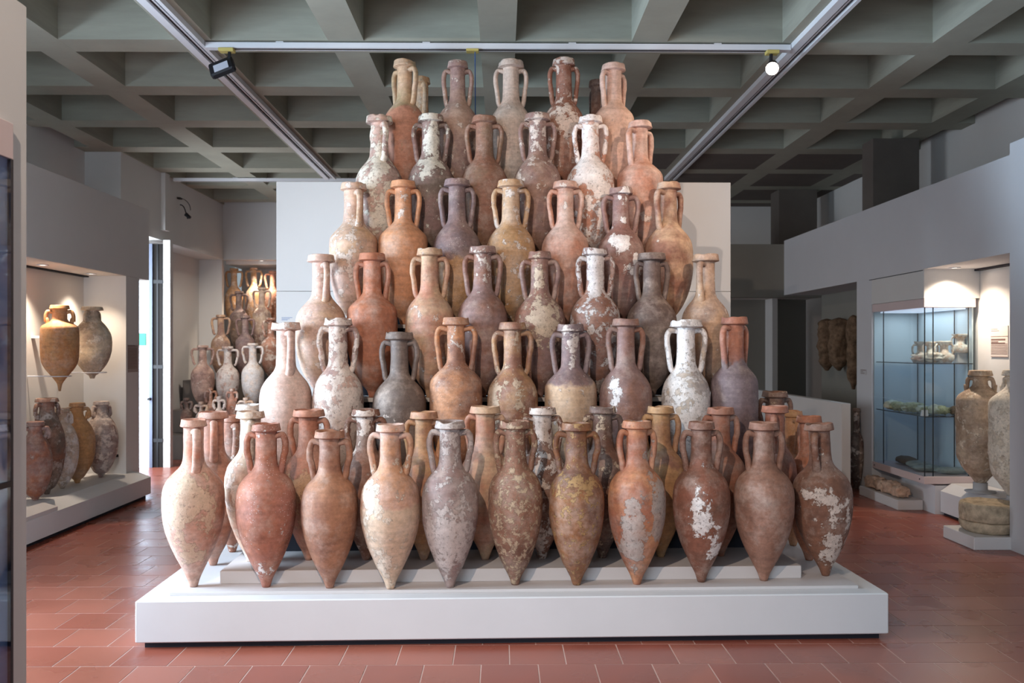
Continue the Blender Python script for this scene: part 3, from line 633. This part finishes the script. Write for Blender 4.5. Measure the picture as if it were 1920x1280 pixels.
for (px, py, Y, x1, lab) in ((79, 632, 8.35, -4.40, 'small pale shelf peg on the left niche wall'),):
    c = P(px, py, Y); tag(MB().box(-4.56, x1, Y-.03, Y+.03, c.z-.012, c.z+.012, .002).build('wall_peg', M['white_metal']), lab, 'peg')
c = P(219, 854, 9.355); tag(MB().box(c.x-.018, c.x+.018, 9.345, 9.359, c.z-.015, c.z+.015, .003).build('wall_socket', M['black']), 'small black socket on the end wall of left niche', 'socket')
# captions
def caption_plate(o_name, label, pos, axis, wd, ht, lines, mat=M['paper']):
    t = thing(o_name, label, 'caption', pos); d = .003
    s = 1 if axis > 0 else -1
    if abs(axis) == 1:                             # faces +x or -x
        t0 = t; t = MB().box(-d, d, -wd/2, wd/2, -ht/2, ht/2).build('plate', mat, t)
        for (f0, f1, z, hh) in lines: MB().box(s*d, s*(d+.001), s*(-wd/2+f0*wd), s*(-wd/2+f1*wd), ht*(z-.5)-hh/2, ht*(z-.5)+hh/2).build('caption_line', M['ink'], t)
    else:
        t0 = t; t = MB().box(-wd/2, wd/2, -d, d, -ht/2, ht/2).build('plate', mat, t)
        for (f0, f1, z, hh) in lines: MB().box(-wd/2+f0*wd, -wd/2+f1*wd, -d-.001, -d, ht*(z-.5)-hh/2, ht*(z-.5)+hh/2).build('caption_line', M['ink'], t)
    return t0
para = [(.02, .98, z, .006) for z in np.linspace(.10, .42, 8)]
caption_plate('wall_caption', 'printed caption panel on the back wall of the right niche', (4.756, 8.10, P(1880, 640, 8.10).z), -1, .28, .30,
              [(.02, .86, .56, .016), (.02, .45, .49, .009), (.02, .84, .45, .009), (0, 1, .66, .005), (0, 1, .01, .005), (.02, .4, .9, .004), (.02, .5, .84, .004)]+para)
c = P(253, 672, 9.53); caption_plate('wall_caption', 'brown printed text panel on the pilaster beside the bright doorway', (-4.097, 9.52, c.z), 1, .26, .30,
              [(0, .7, .98, .008), (0, .85, .93, .006)]+[(0, .9, z, .008) for z in np.linspace(.15, .86, 14)], plain('taupe_caption', 'A89890', .7, .03, 9))
c = P(328, 650, 13.1); caption_plate('wall_caption', 'tall brown text panel on the recess wall left of rear amphorae', (-5.157, 13.0, c.z), 1, .34, .66,
              [(0, .8, .56, .012)]+[(0, .9, z, .012) for z in np.linspace(.04, .46, 11)]+[(0, .95, z, .01) for z in np.linspace(.62, .96, 8)], plain('tan_caption', 'B8A496', .7, .03, 9))
c = P(1619, 697, 9.93); caption_plate('wall_caption', 'tiny caption of three lines on the pier beside the showcase', (4.197, 9.86, c.z), -1, .16, .06, [(.1, 1, .9, .007), (.1, .5, .6, .005), (.1, .75, .3, .006)], plain('grey_caption', 'C4C2C4', .7, .02, 9))
# ------------------------------------------------------------------ rear left niche: small stepped display
tiers = [(14.95, 1.98, 'A'), (14.45, 1.56, 'B'), (13.95, 1.14, 'C'), (13.45, .70, 'D')]
rs_ = thing('rear_stepped_stand', 'dark stepped stand carrying amphorae in the rear left niche', 'stand', (-3.8, 14.0, 0))
for (Y, z, _) in tiers + [(12.95, .36, 'E')]:
    x0 = -4.70 if Y > 14.3 else -5.10
    child_box(rs_, 'step', MB().box(x0, -3.0, Y-.25, Y+.249, 0, z, .004), M['concrete2'])
g2 = 'amphorae in the rear left niche'
def rear(rows):
    for (px, py, ti, wpx, A, B, C, amt, label, seed, kd, ex) in rows:
        Y, z, _ = tiers[ti] if ti < 4 else (12.95+ex.get('dy', 0), .36, 'E')
        vessel(px, py, Y, z, wpx, ex.get('rim', wpx*.46), ex.get('neck', wpx*.36), kd, A, B, C, amt, label, g2, seed, ex.get('ang', 0), ex.get('hnd', wpx*.92), n=28, rings=40, hd=.27, rg=.005, **ex.get('kw', {}))
rear([
 (439, 503, 0, 33, 'ochre', 'tan', 'cream', .05, 'ochre spotlit amphora, leftmost on the top step of the rear niche', 921, 'B', {}),
 (476, 502, 0, 32, 'tan', 'ochre', 'cream', .15, 'bright spotlit amphora, second on the top step of the rear niche', 922, 'B', {}),
 (512, 508, 0, 32, 'brown', 'terra', 'cream', .0, 'brown amphora on the rear top step, touching the backdrop edge', 923, 'B', {}),
 (448, 546, 1, 34, 'purple', 'dark', 'tan', -.1, 'grey amphora with a dark mouth on the second rear step', 924, 'C', {'kw': {'lo': 'gbrown', 'zs': .55}}),
 (491, 539, 1, 34, 'beige', 'mauve', 'cream', .1, 'pale-necked amphora on the second rear step near the backdrop', 925, 'C', {}),
 (414, 590, 2, 36, 'tan', 'mauve', 'cream', .05, 'tan amphora, leftmost on the third rear step', 926, 'B', {}),
 (460, 592, 2, 36, 'purple', 'mauve', 'beige', -.1, 'mauve amphora with grey belly, middle of the third rear step', 927, 'C', {}),
 (508, 596, 2, 38, 'terra', 'brown', 'cream', .1, 'reddish amphora on the third rear step beside the backdrop', 928, 'B', {'ang': 50}),
 (380, 647, 3, 42, 'mauve', 'pink', 'cream', .05, 'pinkish amphora, leftmost on the fourth rear step', 929, 'B', {'ang': 15}),
 (427, 649, 3, 42, 'pink', 'mauve', 'D8CCC4', .34, 'whitish blotched amphora, middle of the fourth rear step', 930, 'B', {}),
 (474, 643, 3, 41, 'cream', 'tan', 'D8D0CC', .30, 'white amphora with open handles, rightmost on the fourth rear step', 931, 'B', {}),
 (350, 746, 4, 22, 'dark', 'brown', 'beige', -.1, 'small dark amphora standing low in the rear niche corner', 932, 'B', {'dy': .05}),
 (377, 753, 4, 19, 'grey', 'tan', 'cream', .1, 'small grey handled amphora low in the rear niche', 933, 'B', {'hnd': 24, 'dy': -.13}),
 (395, 727, 4, 19, 'orange', 'mauve', 'cream', .0, 'small orange-necked amphora behind the low grey one', 934, 'B', {'hnd': 20, 'ang': 30, 'dy': .12}),
 (411, 743, 4, 19, 'beige', 'grey', 'cream', .2, 'small pale amphora with knobby neck low in the rear niche', 935, 'B', {'hnd': 22, 'dy': -.13}),
 (435, 728, 4, 21, 'terra', 'mauve', 'cream', .1, 'small lumpy reddish amphora under the white blotched one', 936, 'O', {'dy': .10}),
 (461, 745, 4, 21, 'tan', 'pink', 'cream', .1, 'small tan two-handled amphora at the right of the low rear row', 937, 'B', {'hnd': 28, 'dy': -.1}),
])
# ------------------------------------------------------------------ right niche, showcase and floor stones
g3 = 'amphorae in the right niche'
vessel(1838, 694, 7.92, .40, 84, 40, 28, 'X', 'C0A68A', '94785F', 'DCCAB4', .08, 'sand-coloured encrusted amphora, nearer the showcase in right niche', g3, 941, -35, 44, rg=.008, hd=.17, rimh=.05, toe=.06)
vessel(1902, 693, 7.42, .36, 88, 40, 28, 'X', 'D6C6B0', 'CDBBA4', 'E4D8C8', .3, 'heavily encrusted sand-coloured amphora cut by the right pillar', g3, 942, -70, 44, rg=.016, hd=.17, rimh=.05, toe=.06)
for (px, Y, h0, h1, lab) in ((1838, 7.92, .31, .40, 'grey round foot under the sand-coloured niche amphora'), (1902, 7.42, .31, .36, 'grey round foot under the encrusted amphora by the pillar')):
    p = P(px, 700, Y); vs, fs_ = lathe([(.0, 0), (.13, 0), (.135, .008), (.07, .014), (.062, .03), (.062, h1-h0-.002), (.0, h1-h0-.002)], 28)
    o = mesh('round_foot', vs, fs_, M['greyped'], None, True); o.location = (p.x, Y, h0); tag(o, lab, 'stand', 'round stands in the right niche')
sh = thing('glass_showcase', 'glass corner showcase with pale rose frame set in the right wall', 'showcase', (4.45, 9.0, .285))
X0, X1, Y0, Y1, Z0, Z1 = 4.2, 4.72, 8.44, 9.63, .30, 2.15
cb = lambda n_, mb, mt: child_box(sh, n_, mb, mt)
cb('base_band', MB().box(X0, X1, Y0, Y1, Z0, .375, .003), M['rose_frame'])
cb('top_band', MB().box(X0, X1, Y0, Y1, 2.06, 2.148, .003), M['rose_frame'])
cb('back_lining', MB().box(X1-.012, X1, Y0+.05, Y1, .376, 2.059), M['case_inner'])
cb('end_lining', MB().box(X0+.02, X1-.013, Y1-.012, Y1, .376, 2.059), M['case_inner'])
cb('glass_pane', MB().box(X0+.004, X0+.010, Y0+.01, Y1-.02, .376, 2.059), M['glass'])
cb('glass_pane', MB().box(X0+.011, X1-.02, Y0+.004, Y0+.010, .376, 2.059), M['glass'])
for (x, y) in ((X0+.012, Y0+.012), (X0+.10, Y0+.02), (X1-.06, Y0+.03), (X0+.04, Y1-.2), (X1-.05, Y1-.1), (X1-.03, Y0+.35)): cb('post', MB().cyl((x, y, .376), (x, y, 2.059), .006, None, 8), M['black'])
zs1, zs2 = P(1740, 681, Y0).z, P(1740, 781, Y0).z
for z in (zs1, zs2): cb('glass_shelf', MB().box(X0+.03, X1-.015, Y0+.03, Y1-.05, z-.008, z), M['glass_blue'])
for z in (zs1, zs2):
    cb('shelf_edge', MB().box(X0+.03, X1-.015, Y0+.024, Y0+.030, z-.008, z), M['slot'])
    cb('shelf_edge', MB().box(X0+.024, X0+.030, Y0+.03, Y1-.05, z-.008, z), M['slot'])
cb('lock', MB().cyl((X0+.001, Y0+.09, .338), (X0-.003, Y0+.09, .338), .008), M['black'])
cb('lock', MB().cyl((X0+.001, Y1-.06, .338), (X0-.003, Y1-.06, .338), .008), M['black'])
cb('case_lamp', MB().box(X0+.05, X1-.05, Y0+.1, Y1-.1, 2.045, 2.058), emit('case_lamp_face', 'DFEAFF', .7))
area('showcase_lamp_light', (4.46, 9.03, 2.035), (4.46, 9.03, 0), .4, .9, (.84, .93, 1.0), 4)
def lump(name, loc, size, mat, label=None, cat=None, group=None, amp=.25, freq=2.2, sd=0, parent=None, flat=0, seg=28, rg=16):
    vs, fs_ = [], []
    for k in range(rg+1):
        th = math.pi*k/rg
        for i in range(seg):
            a = 2*math.pi*i/seg; d = Vector((math.sin(th)*math.cos(a), math.sin(th)*math.sin(a), -math.cos(th)))
            d = Vector([math.copysign(abs(c_)**(1-flat), c_) for c_ in d]) if flat else d
            f = 1+amp*noise.noise(d*freq+Vector((sd*3.3, sd, 0)))+amp*.5*noise.noise(d*freq*3+Vector((sd, 9, sd)))+amp*.3*noise.noise(d*freq*8)
            vs.append((d.x*f*size[0], d.y*f*size[1], d.z*f*size[2]))
    for k in range(rg):
        for i in range(seg): fs_.append((k*seg+i, k*seg+(i+1) % seg, (k+1)*seg+(i+1) % seg, (k+1)*seg+i))
    zmin = min(v[2] for v in vs); vs = [(v[0], v[1], v[2]-zmin) for v in vs]
    o = mesh(name, vs, fs_, mat, parent, True); o.location = loc
    if label: tag(o, label, cat, group)
    return o
gf = 'crusted amphora necks in the showcase'
for i, (px, py, Y, rw, bw, hb, lab) in enumerate(((1727, 640, 8.72, 22, 34, 16, 'white crusted amphora neck, leftmost on the showcase shelf'), (1744, 640, 8.64, 20, 30, 14, 'amphora neck with handles behind the showcase corner post'),
        (1770, 639, 8.60, 24, 36, 16, 'flared ochre amphora neck in the middle of showcase shelf'), (1800, 626, 8.62, 27, 34, 22, 'taller amphora neck on a grey pedestal in the showcase'))):
    p = P(px, py, Y); m = Y/F; top = p.z; zb = zs1+.002+(.10 if i == 3 else 0); Hh = top-zb
    t = thing('amphora_neck', lab, 'amphora neck', (p.x, Y, zb), gf); mt = clay(950+i, 'tan' if i > 1 else 'beige', 'cream', 'E4E2DC', .22, 12, .1)
    rb, rn = bw/2*m, rw/2*m
    prof = [(rb*.75, 0), (rb, Hh*.18), (rb*.95, Hh*.34), (rn*.66, Hh*.50), (rn*.60, Hh*.68), (rn*.64, Hh*.80), (rn*1.05, Hh*.93), (rn*1.12, Hh), (rn*.8, Hh*.985), (rn*.6, Hh*.85), (0.001, Hh*.8)]
    vs, fs_ = lathe(prof, 28, True, False, lambda q, k: q+Vector((q.x, q.y, .3*q.z))*.26*noise.noise(q*18+Vector((i*5, 0, 0)))*(1 if k < 4 else .08))
    mesh('neck', vs, fs_, mt, t, True)
    for sg in (1, -1):
        vs, fs_ = tube([(sg*x_*rb, 0, z_*Hh) for x_, z_ in ((.5, .84), (.78, .84), (.95, .74), (.96, .55), (.85, .34))], .013, .010, 8); mesh('handle', vs, fs_, mt, t, True)
    if i == 3: tag(MB().box(p.x-.045, p.x+.045, Y-.045, Y+.045, zs1+.001, zs1+.10, .002).build('pedestal', M['greyped']), 'small grey pedestal on the upper showcase shelf', 'pedestal')
tag(lump('concretion', P(1742, 668, 8.55)*1.0+Vector((0, 0, 0)), (.17, .05, .045), clay(960, 'beige', 'cream', 'E6E4DE', .3, 14), 'white crusty concretion joining the amphora necks in showcase', 'concretion', None, .5, 2.5, 4)).location.z = zs1+.002
rnd = random.Random(11)
for i in range(11):
    px = 1672+i*9.5+rnd.uniform(-3, 3); Y = 9.25-.062*i+rnd.uniform(-.03, .03); p = P(px, 775, Y); sz = rnd.uniform(.045, .075)
    x_ = min(max(p.x, 4.27), 4.66)
    lump('shell', (x_, Y, zs2+.001), (sz*1.25, sz, sz*.7), M['shell'] if i % 3 else M['shell2'], ('olive' if i % 3 else 'whitish')+' crusted shell in the heap on the lower showcase shelf', 'shell', 'shells on the lower showcase shelf', .45, 2.6, i, seg=18, rg=10)
p = P(1734, 775, 8.50); tag(MB().prism([(8.49, zs2+.001), (8.53, zs2+.001), (8.505, zs2+.062), (8.50, zs2+.062)], 'x', p.x-.032, p.x+.032).build('shelf_label', M['white_metal']), 'small folded white label on the lower showcase shelf', 'label')
p = P(1788, 772, 8.62); lump('shell', (p.x, 8.62, zs2+.001), (.045, .04, .045), M['lumpy'], 'dark round shell at the right end of lower showcase shelf', 'shell', None, .3, 2, 21)
for i, (px, Y, sx, sy, sz, mt, lab) in enumerate(((1700, 9.32, .10, .17, .045, 'brownstone', 'brown slab-like stone at the back of the showcase floor'), (1722, 9.02, .12, .12, .04, 'flatstone', 'rounded grey stone in the middle of showcase floor'),
        (1738, 8.80, .15, .10, .035, 'flatstone', 'flat grey-green stone near the showcase corner'), (1784, 8.60, .17, .07, .035, 'flatstone', 'long grey stone along the front of showcase floor'))):
    p = P(px, 880, Y); lump('flat_stone', (min(max(p.x, 4.34), 4.55), Y, .376), (sx, sy, sz), M[mt], lab, 'stone', 'stones on the showcase floor', .16, 1.8, i+30)
sl = tag(MB().box(4.04, 4.30, 8.66, 9.6, 0, .10, .004).build('stone_base', M['plinth']), 'low pale slab under masonry fragment beside the showcase', 'base')
mf = thing('masonry_fragment', 'irregular masonry fragment lying on a low slab below showcase', 'stone', (4.14, 9.1, .10))
for i, (dy, s_) in enumerate(((.32, (.07, .16, .062)), (.10, (.075, .13, .058)), (-.10, (.075, .13, .06)), (-.28, (.07, .10, .055)))):
    lump('stone_piece', (0, dy, 0), s_, M['brickstone'], amp=.30, freq=2.5, sd=i+40, parent=mf, flat=.45)
tag(MB().box(3.86, 4.345, 6.93, 7.42, 0, .105, .005).build('stone_base', M['plinth']), 'low pale slab under the round millstone at right', 'base')
ms = thing('millstone', 'round weathered hollowed millstone in two layers at right', 'millstone', (4.115, 7.17, .105))
def rough_lathe(name, prof, amp, sd, parent, mat):
    vs, fs_ = lathe(prof, 56, True, True, lambda q, k: q+Vector((q.x, q.y, 0)).normalized()*amp*(noise.noise(q*9+Vector((sd, 0, 0)))+.6*noise.noise(q*30))+Vector((0, 0, amp*1.2*noise.noise(q*14+Vector((0, sd, 0))) if k > 3 else 0)))
    return mesh(name, vs, fs_, mat, parent, True)
rough_lathe('lower_stone', [(.17, 0), (.205, .02), (.222, .06), (.222, .088), (.216, .094), (.10, .096)], .006, 3, ms, M['stone'])
rough_lathe('upper_stone', [(.10, .1), (.214, .1), (.222, .108), (.226, .17), (.224, .225), (.214, .245), (.19, .247), (.165, .232), (.10, .228), (.05, .236)], .008, 7, ms, M['stone'])
# hanging concretions in the dark right recess
gh = 'encrusted amphorae hung in the dark recess'
for i, (px, py, wpx, hpx, lab) in enumerate(((1550, 646, 33, 98, 'dark encrusted amphora body, left of those hung in the recess'), (1573, 645, 36, 100, 'dark encrusted amphora body, middle of those hung in the recess'), (1600, 660, 26, 140, 'dark narrow vessel hung by the pier in the recess'))):
    Y = (11.75, 11.25, 10.6)[i]; p = P(px, py, Y); m = Y/F; hh = hpx*m; r0 = wpx/2*m
    prof = [(.02, 0), (r0*.35, .03), (r0*.72, hh*.12), (r0*.95, hh*.3), (r0*.92, hh*.55), (r0*1.02, hh*.75), (r0*.9, hh*.93), (r0*.5, hh), (.01, hh)]
    xs_ = np.linspace(0, 1, 40); pr = [(float(pchip([0, .04, .12, .3, .55, .75, .93, .98, 1], [q[0] for q in prof], np.array([t_]))[0]), t_*hh) for t_ in xs_]
    vs, fs_ = lathe(pr, 36, True, True, lambda q, k: q+Vector((q.x, q.y, 0))*.28*(noise.noise(q*7+Vector((i*4, 0, 0)))+.6*noise.noise(q*19)))
    t = thing('hanging_amphora', lab, 'amphora', (p.x, Y, p.z-hh/2), gh); mesh('body', vs, fs_, M['lumpy'], t, True)
    MB().cyl((0, 0, hh*.6), (4.76-p.x, 0, hh*.6), .012).build('peg', M['black'], t)
ve = vessel(1606, 765, 9.9, .02, 26, 14, 12, 'B', 'dark', 'gbrown', 'cream', .1, 'dark speckled amphora squeezed between partition and pier', None, 970, 60, 20)
if 'group' in ve: del ve['group']
# ------------------------------------------------------------------ tracks, lamps, cable
def track_y(x, y0, y1, lab):
    t = thing('lighting_track', lab, 'lighting track', (x, y0, CEIL), 'ceiling lighting tracks'); L = y1-y0
    MB().box(-.085, -.02, 0, L, -.045, 0).build('rail', M['track'], t); MB().box(.045, .075, 0, L, -.045, 0).build('rail', M['track'], t)
    MB().box(-.02, .045, 0, L, -.022, 0).build('slot', M['slot'], t)
    MB().box(.005, .018, 0, L, -.030, -.0225).build('conductor', M['track'], t)
track_y(-2.44, 1.0, 12.2, 'long lighting track on the ceiling beam left of the pyramid')
track_y(2.41, 1.0, 12.2, 'long lighting track on the ceiling beam right of the pyramid')
for (Y, x0, x1, lab) in ((6.84, -2.36, 2.32, 'crosswise lighting track above the top row of amphorae'), (12.28, -4.7, 2.3, 'crosswise lighting track on the ceiling far behind the pyramid')):
    t = thing('lighting_track', lab, 'lighting track', (x0, Y, CEIL), 'ceiling lighting tracks')
    MB().box(0, x1-x0, -.02, .05, -.055, -.012).build('rail', M['track'], t); MB().box(.1, x1-x0-.1, .0, .03, -.0545, -.0555).build('slot', M['slot'], t)
    for k in range(4):
        xx = (x1-x0)*(k+.5)/4; MB().box(xx-.03, xx+.03, -.01, .04, -.0115, 0).build('clip', M['track'], t)
YT = 6.84
p = P(425, 103, YT)
fl = thing('floodlight', 'black square floodlight hanging from the cross track at left', 'lamp', (p.x, YT, CEIL-.056))
MB().box(-.06, .06, -.03, .04, -.028, 0, .003).build('adapter', M['yellow'], fl)
MB().box(.012, .032, -.01, .012, -.12, -.0285).build('stem', M['black'], fl)
head = MB().box(-.10, .10, -.03, .03, -.07, .07, .012); mm = Matrix.Translation((-.035, 0, -.155)) @ Matrix.Rotation(R(-22), 4, 'Y') @ Matrix.Rotation(R(-28), 4, 'X')
head.v = [tuple(mm @ Vector(v)) for v in head.v]; fh = head.build('housing', M['black'], fl)
ln = MB().box(-.06, .06, -.034, -.0305, -.055, .02); ln.v = [tuple(mm @ Vector(v)) for v in ln.v]; ln.build('lens', M['lens_off'], fh)
p = P(1448, 102, YT)
sp = thing('spotlight', 'lit track spotlight hanging from the cross track at right', 'lamp', (p.x, YT, CEIL-.056))
MB().box(-.05, .05, -.03, .04, -.028, 0, .003).build('adapter', M['yellow'], sp)
MB().cyl((-.01, 0, -.0285), (-.01, 0, -.085), .014).build('stem', M['black'], sp)
ax = Vector((-.10, -.30, -.17)).normalized(); c0 = Vector((.02, .06, -.10))
sh_ = MB().cyl(c0-ax*.02, c0+ax*.12, .042, .055, 20).build('housing', M['black'], sp, True)
MB().cyl(c0+ax*.1205, c0+ax*.124, .050, .050, 20).build('lens', M['lampface'], sh_)
lp = Vector(sp.location)+c0+ax*.14
spot('spotlight_light', lp, (.2, 5.6, 1.4), 120, .9, (1.0, .76, .55), 60, .05)
p = P(886, 98, YT); q = P(891, 200, YT)
cb_ = thing('blue_cable', 'thin blue cable hanging from the cross track behind the amphorae', 'cable', (p.x, YT, CEIL-.056))
MB().box(-.05, .05, -.03, .04, -.02, 0, .003).build('clip', M['yellow'], cb_)
MB().cyl((.02, 0, -.0205), (.024, 0, -.75), .004, None, 8).build('cord', M['blue'], cb_)
# wall fixture with loose cable on the upper left wall
p = P(337, 378, 12.6); wf = thing('wall_fixture', 'small dark fixture with looped cable high on the left wall', 'fixture', (-4.749, 12.55, p.z))
MB().box(0, .05, -.02, .06, .03, .055, .003).build('bracket', M['black'], wf)
vs, fs_ = tube([(.03+.05*math.sin(t*.5)+.02*t, .0+.02*math.cos(t), -.05-.045*t+.03*math.sin(t*1.3)) for t in np.linspace(0, 4.2, 30)], .008, .008, 6); mesh('cable', vs, fs_, M['black'], wf, True)
vs, fs_ = tube([(.03+.16*math.sin(t), .0, .04-.17*(1-math.cos(t))) for t in np.linspace(0, 1.6, 14)], .005, .005, 6); mesh('cable', vs, fs_, M['black'], wf, True)
MB().cyl((.12, 0, -.19), (.19, 0, -.245), .03, .02).build('head', M['black'], wf)
# recessed downlights
def downlight(loc, lab, aim, power, ang=95):
    t = thing('downlight', lab, 'downlight', loc, 'recessed downlights')
    vs, fs_ = lathe([(.035, -.001), (.052, -.001), (.055, -.006), (.036, -.008)], 24); mesh('trim', vs, fs_, M['white_metal'], t, True)
    MB().cyl((0, 0, -.001), (0, 0, -.004), .034, None, 20).build('lens', M['downlight'], t)
    spot('downlight_light', Vector(loc)+Vector((0, 0, -.02)), aim, ang, .8, (1.0, .82, .64), power, .03)
downlight((-4.33, 8.1, 2.44), 'lit downlight in the left niche soffit nearer the camera', (-4.33, 8.1, 0), 95)
downlight((-4.33, 9.05, 2.44), 'lit downlight in the left niche soffit nearer the doorway', (-4.35, 9.0, 0), 60)
downlight((4.42, 8.28, 2.44), 'lit downlight in the right niche soffit', (4.5, 8.05, 0), 80, 130)
downlight((-4.13, 14.72, 3.16), 'lit downlight above the rear left niche', (-4.15, 14.8, 0), 110)
